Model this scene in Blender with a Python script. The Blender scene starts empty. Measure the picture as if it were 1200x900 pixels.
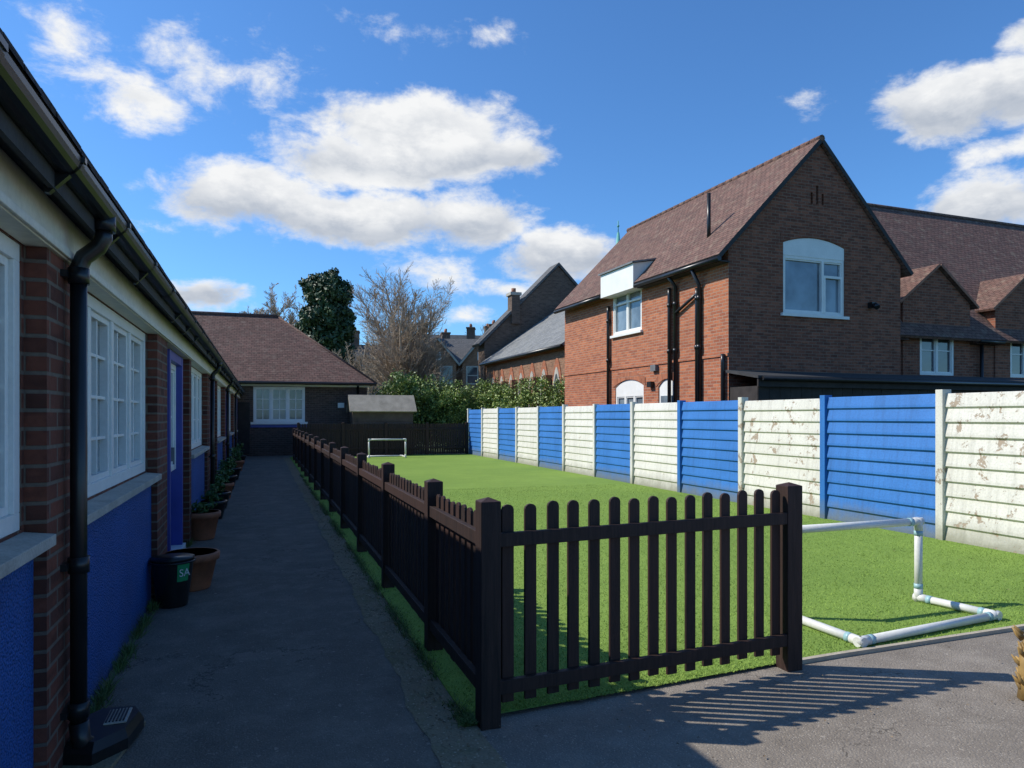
import bpy, bmesh, math, random
from mathutils import Vector, Matrix, noise
random.seed(7)
R=random
D=bpy.data
scene=bpy.context.scene
coll=scene.collection
TH=math.radians(19.4); CT=math.cos(TH); ST=math.sin(TH); F=832.0; HC=1.55

# ------------------------------------------------------------ node helpers
class N:
    def __init__(s,tree): s.t=tree; s.n=tree.nodes; s.l=tree.links
    def new(s,typ,**kw):
        n=s.n.new(typ)
        for k,v in kw.items(): setattr(n,k,v)
        return n
    def set(s,sock,v):
        if isinstance(v,bpy.types.NodeSocket): s.l.new(v,sock)
        elif v is not None:
            try: sock.default_value=v
            except Exception:
                sock.default_value=(v[0],v[1],v[2],1)
    def m(s,op,a,b=None,c=None,clamp=False):
        n=s.n.new('ShaderNodeMath'); n.operation=op; n.use_clamp=clamp
        s.set(n.inputs[0],a)
        if b is not None: s.set(n.inputs[1],b)
        if c is not None: s.set(n.inputs[2],c)
        return n.outputs[0]
    def vm(s,op,a,b=None,out=0):
        n=s.n.new('ShaderNodeVectorMath'); n.operation=op
        s.set(n.inputs[0],a)
        if b is not None: s.set(n.inputs[1],b)
        return n.outputs[out]
    def noise(s,vec,scale,detail=4,rough=.55,dist=0,col=False):
        n=s.n.new('ShaderNodeTexNoise')
        if vec is not None: s.l.new(vec,n.inputs['Vector'])
        n.inputs['Scale'].default_value=scale; n.inputs['Detail'].default_value=detail
        n.inputs['Roughness'].default_value=rough; n.inputs['Distortion'].default_value=dist
        return n.outputs['Color' if col else 'Fac']
    def mix(s,f,a,b,bt='MIX'):
        n=s.n.new('ShaderNodeMix'); n.data_type='RGBA'; n.blend_type=bt
        s.set(n.inputs[0],f); 
        for i,v in ((6,a),(7,b)):
            if isinstance(v,bpy.types.NodeSocket): s.l.new(v,n.inputs[i])
            else: n.inputs[i].default_value=(v[0],v[1],v[2],1)
        return n.outputs[2]
    def mr(s,v,a,b,c=0.,d=1.,smooth=False):
        n=s.n.new('ShaderNodeMapRange'); n.clamp=True
        if smooth: n.interpolation_type='SMOOTHSTEP'
        s.set(n.inputs[0],v); n.inputs[1].default_value=a; n.inputs[2].default_value=b
        n.inputs[3].default_value=c; n.inputs[4].default_value=d
        return n.outputs[0]
    def bump(s,h,strength,dist=.02,normal=None):
        n=s.n.new('ShaderNodeBump'); n.inputs['Strength'].default_value=strength; n.inputs['Distance'].default_value=dist
        s.l.new(h,n.inputs['Height'])
        if normal is not None: s.l.new(normal,n.inputs['Normal'])
        return n.outputs[0]
    def uv(s): return s.new('ShaderNodeTexCoord').outputs['UV']
    def obj(s): return s.new('ShaderNodeTexCoord').outputs['Object']
def sc(c,k): return tuple(x*k for x in c)
MATS={}
def newmat(name):
    m=D.materials.new(name); m.use_nodes=True
    g=N(m.node_tree); b=m.node_tree.nodes['Principled BSDF']
    MATS[name]=m
    return m,g,b
def simple(name,col,rough=.6,var=.25,ns=6.,bump=.0,bdist=.01,metal=0.,spec=None,island=0.,fine=0.,bs=None):
    m,g,b=newmat(name)
    v=g.obj()
    f=g.noise(v,ns,5,.6)
    c=g.mix(g.mr(f,.3,.7),sc(col,1-var),sc(col,1+var))
    if fine: 
        f2=g.noise(v,ns*14,3,.6); c=g.mix(g.mr(f2,.35,.65,0,fine),c,sc(col,.45))
    if island:
        ge=g.new('ShaderNodeNewGeometry').outputs['Random Per Island']
        c=g.mix(g.mr(ge,0,1,0,island),c,sc(col,.3))
    g.set(b.inputs['Base Color'],c)
    b.inputs['Roughness'].default_value=rough; b.inputs['Metallic'].default_value=metal
    if spec is not None: b.inputs['Specular IOR Level'].default_value=spec
    if bump: g.l.new(g.bump(g.noise(v,bs or ns*8,5,.6),bump,bdist),b.inputs['Normal'])
    return m
def brick(name,c1,c2,mortar,bw=.225,rh=.075,ms=.007,bump=.6,stain=.35,dark=.5,bias=0.):
    m,g,b=newmat(name); uv=g.uv()
    n=g.new('ShaderNodeTexBrick'); n.offset=.5; g.l.new(uv,n.inputs['Vector'])
    n.inputs['Scale'].default_value=1; n.inputs['Brick Width'].default_value=bw; n.inputs['Row Height'].default_value=rh
    n.inputs['Mortar Size'].default_value=ms; n.inputs['Mortar Smooth'].default_value=.25; n.inputs['Bias'].default_value=bias
    n.inputs['Color1'].default_value=(*c1,1); n.inputs['Color2'].default_value=(*c2,1); n.inputs['Mortar'].default_value=(*mortar,1)
    s1=g.noise(uv,.9,5,.6); s2=g.noise(uv,30,4,.6)
    mp=g.new('ShaderNodeMapping'); g.l.new(uv,mp.inputs[0]); mp.inputs['Scale'].default_value=(1/bw,1/rh,1)
    s4=g.noise(mp.outputs[0],.9,1,.5)
    c=g.mix(g.mr(s4,.52,.66,0,dark),n.outputs['Color'],sc(c2,.45))
    c=g.mix(g.mr(s4,.36,.26,0,.35),c,sc(c1,1.35))
    c=g.mix(g.m('MULTIPLY',n.outputs['Fac'],.9),c,mortar)
    c=g.mix(g.mr(s1,.35,.7,0,stain),c,sc(c1,.4))
    c=g.mix(g.mr(s2,.4,.75,0,.3),c,sc(c2,.6))
    g.l.new(c,b.inputs['Base Color']); b.inputs['Roughness'].default_value=.88; b.inputs['Specular IOR Level'].default_value=.25
    h=g.m('ADD',g.m('MULTIPLY',n.outputs['Fac'],-1.),g.m('MULTIPLY',s2,.5))
    g.l.new(g.bump(h,bump,.012),b.inputs['Normal'])
    return m
def tiles(name,c1,c2,w=.17,h=.11,lichen=None,bump=.9,st=.5):
    m,g,b=newmat(name); uv=g.uv()
    n=g.new('ShaderNodeTexBrick'); n.offset=.5; g.l.new(uv,n.inputs['Vector'])
    n.inputs['Scale'].default_value=1; n.inputs['Brick Width'].default_value=w; n.inputs['Row Height'].default_value=h
    n.inputs['Mortar Size'].default_value=.008; n.inputs['Mortar Smooth'].default_value=.2
    n.inputs['Color1'].default_value=(*c1,1); n.inputs['Color2'].default_value=(*c2,1); n.inputs['Mortar'].default_value=(*sc(c2,.2),1)
    s1=g.noise(uv,.7,6,.65); s2=g.noise(uv,9,4,.6)
    c=g.mix(g.mr(s1,.35,.7,0,st),n.outputs['Color'],sc(c1,.4))
    c=g.mix(g.mr(s2,.42,.7,0,.45),c,sc(c2,1.8))
    if lichen:
        s3=g.noise(uv,3.5,6,.7); c=g.mix(g.mr(s3,.52,.68,0,.65),c,lichen)
    g.l.new(c,b.inputs['Base Color']); b.inputs['Roughness'].default_value=.85; b.inputs['Specular IOR Level'].default_value=.2
    sep=g.new('ShaderNodeSeparateXYZ'); g.l.new(uv,sep.inputs[0])
    saw=g.m('FRACT',g.m('DIVIDE',sep.outputs[1],h))
    hh=g.m('ADD',g.m('MULTIPLY',saw,-1.),g.m('MULTIPLY',n.outputs['Fac'],-.6)); hh=g.m('ADD',hh,g.m('MULTIPLY',s2,.5))
    g.l.new(g.bump(hh,bump,.02),b.inputs['Normal'])
    return m

# ------------------------------------------------------------ materials
BR_L=brick('brick_left',(.23,.075,.046),(.10,.04,.03),(.19,.155,.12),ms=.009)
BR_H=brick('brick_house',(.54,.19,.09),(.34,.11,.06),(.42,.33,.25),stain=.22,dark=.3)
BR_SH=brick('brick_house_shaded',(.35,.13,.075),(.18,.068,.045),(.28,.20,.145),stain=.35,dark=.6)  # house brick darkened: shade on gable and wing put into the colour
BR_F=brick('brick_far',(.15,.095,.075),(.085,.06,.048),(.19,.155,.13))
BR_C=brick('brick_church',(.38,.20,.12),(.26,.135,.08),(.3,.24,.18))
BR_D=brick('brick_dark',(.20,.135,.10),(.12,.085,.065),(.2,.16,.13))
BR_A=brick('brick_arch',(.52,.18,.085),(.34,.11,.055),(.35,.26,.2),bw=.075,rh=.225)
TI_H=tiles('tiles_house',(.23,.125,.095),(.13,.08,.065),lichen=(.28,.215,.155))
TI_F=tiles('tiles_far',(.18,.10,.08),(.105,.065,.053),w=.2,h=.14,lichen=(.22,.165,.13))
TI_L=tiles('tiles_left',(.06,.045,.04),(.04,.03,.027))
SLATE=tiles('slate',(.26,.26,.25),(.17,.175,.175),w=.3,h=.2,bump=.5,st=.3,lichen=(.25,.25,.2))
SLATE_D=tiles('slate_dark',(.15,.145,.14),(.10,.10,.10),w=.3,h=.2,bump=.5,st=.3)
WHITE=simple('white_paint',(.80,.79,.74),.45,.06,3,fine=.12,bump=.1)
CREAM=simple('cream_board',(.76,.70,.57),.5,.1,2,fine=.22,bump=.15)
BLACKP=simple('black_plastic',(.014,.014,.014),.33,.3,6)
BLACKW=simple('black_felt',(.035,.035,.036),.8,.3,4,bump=.3)
DWOOD=simple('dark_boards',(.028,.022,.019),.8,.4,5,bump=.3)
PURPLE=simple('door_paint',(.06,.075,.33),.4,.15,3)
TERRA=simple('terracotta',(.44,.16,.08),.75,.25,8,fine=.25,bump=.2)
SOIL=simple('soil',(.035,.024,.016),.95,.4,20,bump=.8)
STONE=simple('stone_sill',(.44,.41,.35),.8,.2,5,fine=.4,bump=.3)
COPPER=simple('copper_green',(.12,.38,.33),.6,.2,4)
LEAD=simple('lead',(.16,.165,.17),.6,.2,4)
PVC=simple('white_pvc',(.70,.70,.66),.3,.08,3,fine=.15)
TAPE=simple('tape',(.30,.48,.52),.4,.1,5)
GREENL=simple('green_label',(.02,.33,.12),.4,.1,5)
RIDGE=simple('ridge_tiles',(.28,.125,.075),.8,.3,3,bump=.3)
BARK=simple('bark',(.26,.21,.16),.9,.3,3)
BARK2=simple('bark_pale',(.40,.31,.22),.9,.35,3)
def leafmat(name,col,isl=.75,ns=.8,var=.45):
    m=simple(name,col,.55,var,ns,island=isl); return m
LF_HEDGE=leafmat('leaf_hedge',(.12,.21,.045),isl=.65); LF_HEDGE2=leafmat('leaf_hedge_light',(.29,.37,.075),isl=.45)
LF_CON=leafmat('leaf_conifer',(.055,.10,.032)); LF_DIST=leafmat('leaf_distant',(.11,.13,.06),ns=.2)
LF_POT=leafmat('leaf_pot',(.10,.20,.045)); LF_DEAD=leafmat('leaf_dead',(.22,.15,.08),ns=3)
DRY=leafmat('dry_plant',(.42,.27,.09),ns=5)

m,g,b=newmat('fence_wood'); v=g.obj()
st=g.new('ShaderNodeMapping'); g.l.new(v,st.inputs[0]); st.inputs['Scale'].default_value=(30,30,2.2)
nn=g.noise(st.outputs[0],1.5,5,.65); isl=g.new('ShaderNodeNewGeometry').outputs['Random Per Island']
c=g.mix(g.mr(nn,.3,.75),(.014,.010,.009),(.052,.030,.024))
c=g.mix(g.mr(isl,0,1,0,.5),c,(.065,.030,.023))
g.l.new(c,b.inputs['Base Color']); b.inputs['Roughness'].default_value=.62; g.l.new(g.bump(nn,.5,.006),b.inputs['Normal']); b.inputs['Specular IOR Level'].default_value=.3
FWOOD=m
SHEDW=simple('shed_wood',(.13,.095,.065),.8,.3,3,bump=.3)
SHEDR=simple('shed_roof',(.44,.38,.29),.9,.25,3,fine=.3)
m,g,b=newmat('blue_roughcast'); v=g.obj()
n1=g.noise(v,2,4); vo=g.new('ShaderNodeTexVoronoi'); g.l.new(v,vo.inputs['Vector']); vo.inputs['Scale'].default_value=85
c=g.mix(g.mr(n1,.3,.7),(.014,.10,.36),(.022,.145,.50)); c=g.mix(g.mr(vo.outputs['Distance'],.3,.8,0,.6),c,(.006,.04,.16))
sp=g.new('ShaderNodeSeparateXYZ'); g.l.new(v,sp.inputs[0]); low=g.mr(g.m('ADD',sp.outputs[2],g.m('MULTIPLY',n1,.2)),.06,.22,.7,0)
c=g.mix(low,c,(.06,.065,.055))
g.l.new(c,b.inputs['Base Color']); b.inputs['Roughness'].default_value=.6
h=g.m('ADD',g.m('MULTIPLY',vo.outputs['Distance'],-1.),g.noise(v,60,4)); g.l.new(g.bump(h,1,.014),b.inputs['Normal'])
BLUE_R=m
def wallpaint(name,ca,cb,peel,thr):
    m,g,b=newmat(name); v=g.obj()
    n1=g.noise(v,1.2,5,.6); n2=g.noise(v,4.5,6,.7,.4); n3=g.noise(v,45,4)
    c=g.mix(g.mr(n1,.3,.7),ca,cb)
    sp=g.new('ShaderNodeSeparateXYZ'); g.l.new(v,sp.inputs[0])
    mp=g.new('ShaderNodeMapping'); g.l.new(v,mp.inputs[0]); mp.inputs['Scale'].default_value=(1,14,.8)
    dr=g.noise(mp.outputs[0],1.2,4,.6); c=g.mix(g.mr(dr,.48,.75,0,.42),c,sc(ca,.5))
    low=g.mr(g.m('ADD',sp.outputs[2],g.m('MULTIPLY',n2,-.35)),-.12,.16,.7,0); c=g.mix(low,c,(.15,.15,.08))
    fl=g.mr(n2,thr,thr+.03); c=g.mix(fl,c,peel)
    c=g.mix(g.mr(n3,.45,.8,0,.35),c,sc(ca,.4))
    g.l.new(c,b.inputs['Base Color']); b.inputs['Roughness'].default_value=.6
    hh=g.m('ADD',g.m('MULTIPLY',fl,-.6),g.m('MULTIPLY',n3,.5)); g.l.new(g.bump(hh,.6,.006),b.inputs['Normal'])
    return m
W_OLD=wallpaint('wall_white_flaked',(.64,.62,.54),(.74,.72,.65),(.36,.28,.20),.575)
W_OK=wallpaint('wall_white',(.67,.65,.585),(.76,.74,.68),(.42,.36,.29),.645)
W_BL=wallpaint('wall_blue',(.016,.145,.45),(.028,.185,.55),(.12,.25,.42),.68)
def glassmat(name,col,rough=.04):
    m,g,b=newmat(name); v=g.obj()
    n1=g.noise(v,1.3,3); c=g.mix(g.mr(n1,.35,.65),sc(col,.6),sc(col,1.4)); g.l.new(c,b.inputs['Base Color'])
    b.inputs['Roughness'].default_value=rough; b.inputs['Specular IOR Level'].default_value=.9
    g.l.new(g.bump(g.noise(v,2.5,2),.04,.02),b.inputs['Normal'])
    return m
GLASS=glassmat('window_glass',(.06,.07,.08)); GLASS_L=glassmat('window_glass_blind',(.16,.20,.23)); GLASS_N=glassmat('window_glass_near',(.20,.22,.22))
def asphalt(name,ca,cb,stone,sc2=140,wear=(.16,.15,.14)):
    m,g,b=newmat(name); v=g.obj()
    n1=g.noise(v,.8,6,.65); n2=g.noise(v,3.2,7,.72); n3=g.noise(v,sc2,3,.6)
    vo=g.new('ShaderNodeTexVoronoi'); g.l.new(v,vo.inputs['Vector']); vo.inputs['Scale'].default_value=sc2*.8
    c=g.mix(g.mr(n1,.3,.7),ca,cb)
    c=g.mix(g.mr(n2,.48,.72,0,.7),c,wear); c=g.mix(g.mr(n2,.42,.28,0,.5),c,sc(ca,.6)); c=g.mix(g.mr(n3,.3,.5,.35,0),c,sc(ca,.35))
    pick=g.m('LESS_THAN',vo.outputs['Distance'],.28); cs=g.new('ShaderNodeSeparateColor'); g.l.new(vo.outputs['Color'],cs.inputs[0])
    pick=g.m('MULTIPLY',pick,g.mr(cs.outputs[0],.55,.8,0,.8)); c=g.mix(pick,c,stone)
    vc=g.new('ShaderNodeTexVoronoi'); vc.feature='DISTANCE_TO_EDGE'; dn=g.vm('ADD',v,g.noise(v,3,5,.7,0,True)) 
    g.l.new(dn,vc.inputs['Vector']); vc.inputs['Scale'].default_value=.55
    ck=g.m('MULTIPLY',g.mr(vc.outputs['Distance'],.0,.009,.8,0),g.mr(n1,.42,.55)); c=g.mix(ck,c,sc(ca,.25))
    n5=g.noise(v,22,2,.5); c=g.mix(g.mr(n5,.69,.72,0,.5),c,sc(wear,1.5))
    g.l.new(c,b.inputs['Base Color']); b.inputs['Roughness'].default_value=.9; b.inputs['Specular IOR Level'].default_value=.15
    g.l.new(g.bump(g.m('ADD',n3,vo.outputs['Distance']),.6,.005),b.inputs['Normal'])
    return m
ASPH_P=asphalt('asphalt_path',(.165,.138,.110),(.215,.18,.145),(.36,.31,.25),120,(.29,.245,.195))
ASPH_Y=asphalt('asphalt_yard',(.195,.168,.138),(.26,.225,.187),(.46,.41,.34),110,(.33,.29,.24))
EDGE=asphalt('edge_strip',(.23,.185,.12),(.31,.255,.17),(.46,.39,.29),70,(.12,.12,.05))
GROUND=simple('ground_grass',(.07,.10,.035),.95,.4,.6,fine=.4)
m,g,b=newmat('turf'); v=g.obj()
n1=g.noise(v,.45,4,.6); n2=g.noise(v,70,3,.6); n3=g.noise(v,3,6,.7)
c=g.mix(g.mr(n1,.3,.7),(.185,.290,.058),(.235,.350,.070)); c=g.mix(g.mr(n3,.4,.75,0,.4),c,(.135,.22,.048)); c=g.mix(g.mr(n3,.4,.25,0,.3),c,(.28,.37,.09))
c=g.mix(g.mr(n2,.3,.6,.32,0),c,(.075,.12,.025))
g.l.new(c,b.inputs['Base Color']); b.inputs['Roughness'].default_value=.9; b.inputs['Specular IOR Level'].default_value=.1
g.l.new(g.bump(n2,.4,.012),b.inputs['Normal']); TURF=m
BLADE=simple('turf_blade',(.27,.395,.08),.7,.3,1.2,island=.42,spec=.15)
WEED=simple('weed_blade',(.13,.20,.05),.6,.3,2,island=.6)

# ------------------------------------------------------------ mesh builder
def uvfix(me):
    uvl=me.uv_layers.get('UVMap') or me.uv_layers.new(name='UVMap')
    Z=Vector((0,0,1))
    for p in me.polygons:
        n=p.normal
        if abs(n.z)>.97: U=Vector((1,0,0)); V=Vector((0,1,0))
        else:
            U=Z.cross(n).normalized()
            if abs(U.x)>abs(U.y):
                if U.x<0: U=-U
            elif U.y<0: U=-U
            V=n.cross(U).normalized()
            if V.z<0: V=-V
        for li in p.loop_indices:
            co=me.vertices[me.loops[li].vertex_index].co
            uvl.data[li].uv=(co.dot(U),co.dot(V))
class MB:
    def __init__(s): s.v=[]; s.f=[]; s.m=[]; s.mats=[]; s.sm=[]
    def mi(s,mat):
        if mat not in s.mats: s.mats.append(mat)
        return s.mats.index(mat)
    def face(s,pts,mat,smooth=False):
        i=len(s.v); s.v+= [tuple(p) for p in pts]; s.f.append(tuple(range(i,i+len(pts)))); s.m.append(s.mi(mat)); s.sm.append(smooth)
    def prism(s,poly,vec,mat,mat_end=None):
        n=len(poly); i=len(s.v); vec=Vector(vec)
        A=[Vector(p) for p in poly]; s.v+=[tuple(p) for p in A]+[tuple(p+vec) for p in A]
        nrm=Vector((0,0,0))
        for k in range(n): nrm+=A[k].cross(A[(k+1)%n])
        flip = nrm.dot(vec)>0
        k1=s.mi(mat); k2=s.mi(mat_end or mat)
        def add(f,k):
            s.f.append(tuple(f)); s.m.append(k); s.sm.append(False)
        a=list(range(i,i+n)); bb=list(range(i+n,i+2*n))
        if flip:
            add(a[::-1],k2); add(bb,k2)
            for k in range(n): add((a[k],a[(k+1)%n],bb[(k+1)%n],bb[k]),k1)
        else:
            add(a,k2); add(bb[::-1],k2)
            for k in range(n): add((a[(k+1)%n],a[k],bb[k],bb[(k+1)%n]),k1)
    def box(s,x0,x1,y0,y1,z0,z1,mat):
        s.prism([(x0,y0,z0),(x1,y0,z0),(x1,y1,z0),(x0,y1,z0)],(0,0,z1-z0),mat)
    def lbox(s,P,a0,a1,o0,o1,z0,z1,mat):
        p=[P(a0,o0,z0),P(a1,o0,z0),P(a1,o1,z0),P(a0,o1,z0)]
        s.prism(p,Vector(P(a0,o0,z1))-Vector(P(a0,o0,z0)),mat)
    def tube(s,pts,rad,mat,n=8,cap=True,smooth=True):
        pts=[Vector(p) for p in pts]
        if not isinstance(rad,(list,tuple)): rad=[rad]*len(pts)
        base=len(s.v); k=s.mi(mat); up=None
        for i,p in enumerate(pts):
            d=(pts[min(i+1,len(pts)-1)]-pts[max(i-1,0)])
            if d.length<1e-9: d=Vector((0,0,1))
            d.normalize()
            if up is None:
                up=Vector((0,0,1)) if abs(d.z)<.9 else Vector((1,0,0))
            U=d.cross(up)
            if U.length<1e-4: U=d.cross(Vector((0,1,0)))
            U.normalize(); V=U.cross(d).normalized(); up=V
            for j in range(n):
                a=2*math.pi*j/n; s.v.append(tuple(p+(U*math.cos(a)+V*math.sin(a))*rad[i]))
        for i in range(len(pts)-1):
            for j in range(n):
                a=base+i*n+j; b2=base+i*n+(j+1)%n
                s.f.append((a,b2,b2+n,a+n)); s.m.append(k); s.sm.append(smooth)
        if cap and n>3:
            s.f.append(tuple(base+j for j in range(n))[::-1]); s.m.append(k); s.sm.append(False)
            e=base+(len(pts)-1)*n; s.f.append(tuple(e+j for j in range(n))); s.m.append(k); s.sm.append(False)
    def lathe(s,c,prof,mat,n=28):
        s.tube([(c[0],c[1],c[2]+z) for r,z in prof],[r for r,z in prof],mat,n,cap=False)
    def mesh(s,name):
        me=D.meshes.new(name); me.from_pydata(s.v,[],s.f)
        for mt in s.mats: me.materials.append(mt)
        me.polygons.foreach_set('material_index',s.m); me.polygons.foreach_set('use_smooth',s.sm); me.update()
        return me
    def build(s,name,parent=None,recalc=False,cuts=None,bevel=0,uv=True):
        me=s.mesh(name); ob=D.objects.new(name,me); coll.objects.link(ob)
        if cuts is not None:
            cm=cuts.mesh('cut'); co=D.objects.new('cut',cm); coll.objects.link(co)
            md=ob.modifiers.new('b','BOOLEAN'); md.object=co; md.operation='DIFFERENCE'; md.solver='EXACT'
            dg=bpy.context.evaluated_depsgraph_get(); dg.update()
            nm=D.meshes.new_from_object(ob.evaluated_get(dg)); ob.modifiers.clear(); ob.data=nm; me=nm; me.name=name
            D.objects.remove(co)
        if uv: uvfix(me)
        if bevel:
            md=ob.modifiers.new('bev','BEVEL'); md.width=bevel; md.segments=2; md.limit_method='ANGLE'; md.angle_limit=math.radians(40)
        if parent: ob.parent=parent
        return ob
def empty(name,loc=(0,0,0),rz=0):
    e=D.objects.new(name,None); coll.objects.link(e); e.location=loc; e.rotation_euler=(0,0,rz); return e
def FX(X): return lambda a,o,z:(X+o,a,z)
def FmX(X): return lambda a,o,z:(X-o,a,z)
def FmY(Y): return lambda a,o,z:(a,Y-o,z)

def window(mb,P,a0,a1,z0,z1,lights=2,cols=1,rows=1,rec=.06,fw=.06,glass=None,frame=None,bar=.022,sill=None):
    glass=glass or GLASS; frame=frame or WHITE
    mb.face([P(a0,-rec-.025,z0),P(a1,-rec-.025,z0),P(a1,-rec-.025,z1),P(a0,-rec-.025,z1)],glass)
    o0,o1=-rec-.04,-rec+.04
    mb.lbox(P,a0,a1,o0,o1,z0,z0+fw,frame); mb.lbox(P,a0,a1,o0,o1,z1-fw,z1,frame)
    mb.lbox(P,a0,a0+fw,o0,o1,z0+fw,z1-fw,frame); mb.lbox(P,a1-fw,a1,o0,o1,z0+fw,z1-fw,frame)
    w=(a1-a0-fw)/lights
    for i in range(lights):
        l0=a0+fw+i*w; l1=a0+(i+1)*w
        if i<lights-1: mb.lbox(P,l1,l1+fw,o0,o1-.003,z0+fw,z1-fw,frame)
        cf=.035; oo=o1-.018; za,zb=z0+fw,z1-fw
        mb.lbox(P,l0,l0+cf,o0,oo,za,zb,frame); mb.lbox(P,l1-cf,l1,o0,oo,za,zb,frame)
        mb.lbox(P,l0+cf,l1-cf,o0,oo,za,za+cf,frame); mb.lbox(P,l0+cf,l1-cf,o0,oo,zb-cf,zb,frame)
        for c in range(1,cols):
            a=l0+(l1-l0)*c/cols; mb.lbox(P,a-bar/2,a+bar/2,o0,oo-.012,za+cf,zb-cf,frame)
        for r in range(1,rows):
            z=za+(zb-za)*r/rows; mb.lbox(P,l0+cf,l1-cf,o0,oo-.015,z-bar/2,z+bar/2,frame)
def arch_poly(P,a0,a1,z0,zs,rise,o,n=12):
    pts=[P(a0,o,z0),P(a1,o,z0)]
    for i in range(n+1):
        t=i/n; a=a1+(a0-a1)*t; z=zs+rise*(1-(2*t-1)**2); pts.append(P(a,o,z))
    return pts
def slab(mb,p0,p1,ext,th,mat,mat_end=None):
    p0=Vector(p0); p1=Vector(p1); e=Vector(ext); d=(p1-p0).normalized(); n=d.cross(e).normalized()
    if n.z<0: n=-n
    mb.prism([p0,p1,p1+n*th,p0+n*th],e,mat,mat_end)

# ------------------------------------------------------------ GROUND
mb=MB(); mb.face([(-900,-900,-.03),(900,-900,-.03),(900,1500,-.03),(-900,1500,-.03)],GROUND); mb.build('ground')
mb=MB(); mb.face([(-.95,-14,0),(9.6,-14,0),(9.6,29.6,0),(-.95,29.6,0)],ASPH_Y); mb.build('yard_asphalt')
mb=MB()
N_=90
for i in range(N_):
    y0=-6+35.4*i/N_; y1=-6+35.4*(i+1)/N_
    w=lambda y:.76+.012*math.sin(y*3.1)+.01*math.sin(y*7.7+1)
    mb.face([(-.93,y0,.005),(w(y0),y0,.005),(w(y1),y1,.005),(-.93,y1,.005)],ASPH_P)
mb.build('path')
mb=MB()
for i in range(240):
    y0=2.6+25*i/240; y1=2.6+25*(i+1)/240
    w=lambda y:.75+.014*math.sin(y*3.1)+.012*math.sin(y*7.7+1)+.008*math.sin(y*23)
    w2=lambda y:1.0+.02*math.sin(y*2.3)+.012*math.sin(y*9)
    mb.face([(w(y0),y0,.009),(w2(y0),y0,.009),(w2(y1),y1,.009),(w(y1),y1,.009)],EDGE)
mb.build('path_edging')
mb=MB()
fl=lambda x:3.46+.075*(x-1.0) if x<3.2 else 3.63+.02*(x-3.2)
for i in range(60):
    x0=.98+(7.97-.98)*i/60; x1=.98+(7.97-.98)*(i+1)/60
    mb.face([(x0,fl(x0),.018),(x1,fl(x1),.018),(x1,28.1,.018),(x0,28.1,.018)],TURF)
mb.face([(.98,fl(.98),.0),(.98,28.1,.0),(.98,28.1,.018),(.98,fl(.98),.018)],TURF)
mb.build('artificial_turf')
mb=MB()
for i in range(12):
    x0=3.1+(7.95-3.1)*i/12; x1=3.1+(7.95-3.1)*(i+1)/12
    mb.prism([(x0,fl(x0)-.035,0),(x1,fl(x1)-.035,0),(x1,fl(x1),0),(x0,fl(x0),0)],(0,0,.026),SHEDR)
mb.build('turf_edging_board')
def blades(name,n,posf,h,w,mat,lean=.5):
    V=[];Fc=[]
    for i in range(n):
        x,y,z=posf(); a=R.random()*6.283; hh=h*R.uniform(.5,1.2); ww=w*R.uniform(.7,1.3)
        dx,dy=math.cos(a)*ww,math.sin(a)*ww; lx,ly=R.gauss(0,lean)*hh,R.gauss(0,lean)*hh
        k=len(V); V+=[(x-dx,y-dy,z),(x+dx,y+dy,z),(x+lx,y+ly,z+hh)]; Fc.append((k,k+1,k+2))
    me=D.meshes.new(name); me.from_pydata(V,[],Fc); me.materials.append(mat); me.update()
    o=D.objects.new(name,me); coll.objects.link(o); return o
def tp():
    while True:
        y=3.5+ (R.random()**1.7)*11; x=R.uniform(.98,7.95)
        if y>fl(x)-.01: return (x,y,.016)
blades('turf_grass_blades',150000,tp,.016,.0028,BLADE,.9)
def ep():
    while True:
        y=3.4+R.random()**1.6*16
        if math.sin(y*2.7)+math.sin(y*6.1)+R.uniform(-1,1)>-.6: return (R.gauss(.975,.025),y,.008)
blades('turf_edge_grass',6500,ep,.032,.004,WEED,.9)
def wp():
    y=R.choice([4.1,4.3,4.5,4.9,5.2,5.6,5.9,6.3,2.9,3.95,8.,9.3,11])+R.gauss(0,.07); return (-.84+abs(R.gauss(0,.025)),y,.004)
blades('wall_base_weeds',1600,wp,.08,.0035,WEED,.6)
V=[];Fc=[]
for i in range(2600):
    t=R.random()
    if t<.6: x=R.gauss(.88,.07); y=2.8+R.random()*14
    elif t<.8: x=-.82+abs(R.gauss(0,.06)); y=2.6+R.random()*12
    elif t<.9: x=R.uniform(1.1,7.9); y=R.uniform(3.8,12)
    else: x=R.uniform(-.7,6); y=R.uniform(2.6,3.5) if x>.9 else R.uniform(2.6,15)
    s=R.uniform(.004,.014); a=R.random()*6.28; k=len(V); z=(.012 if y<3.8 or x<1 else .03)+R.random()*.004
    V+=[(x+s*math.cos(a),y+s*math.sin(a),z),(x-s*.4*math.sin(a),y+s*.4*math.cos(a),z+.004),(x-s*math.cos(a),y-s*math.sin(a),z),(x+s*.4*math.sin(a),y-s*.4*math.cos(a),z+.003)]
    Fc.append((k,k+1,k+2,k+3))
me=D.meshes.new('leaf_litter'); me.from_pydata(V,[],Fc); me.materials.append(LF_DEAD); o=D.objects.new('leaf_litter',me); coll.objects.link(o)

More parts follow.
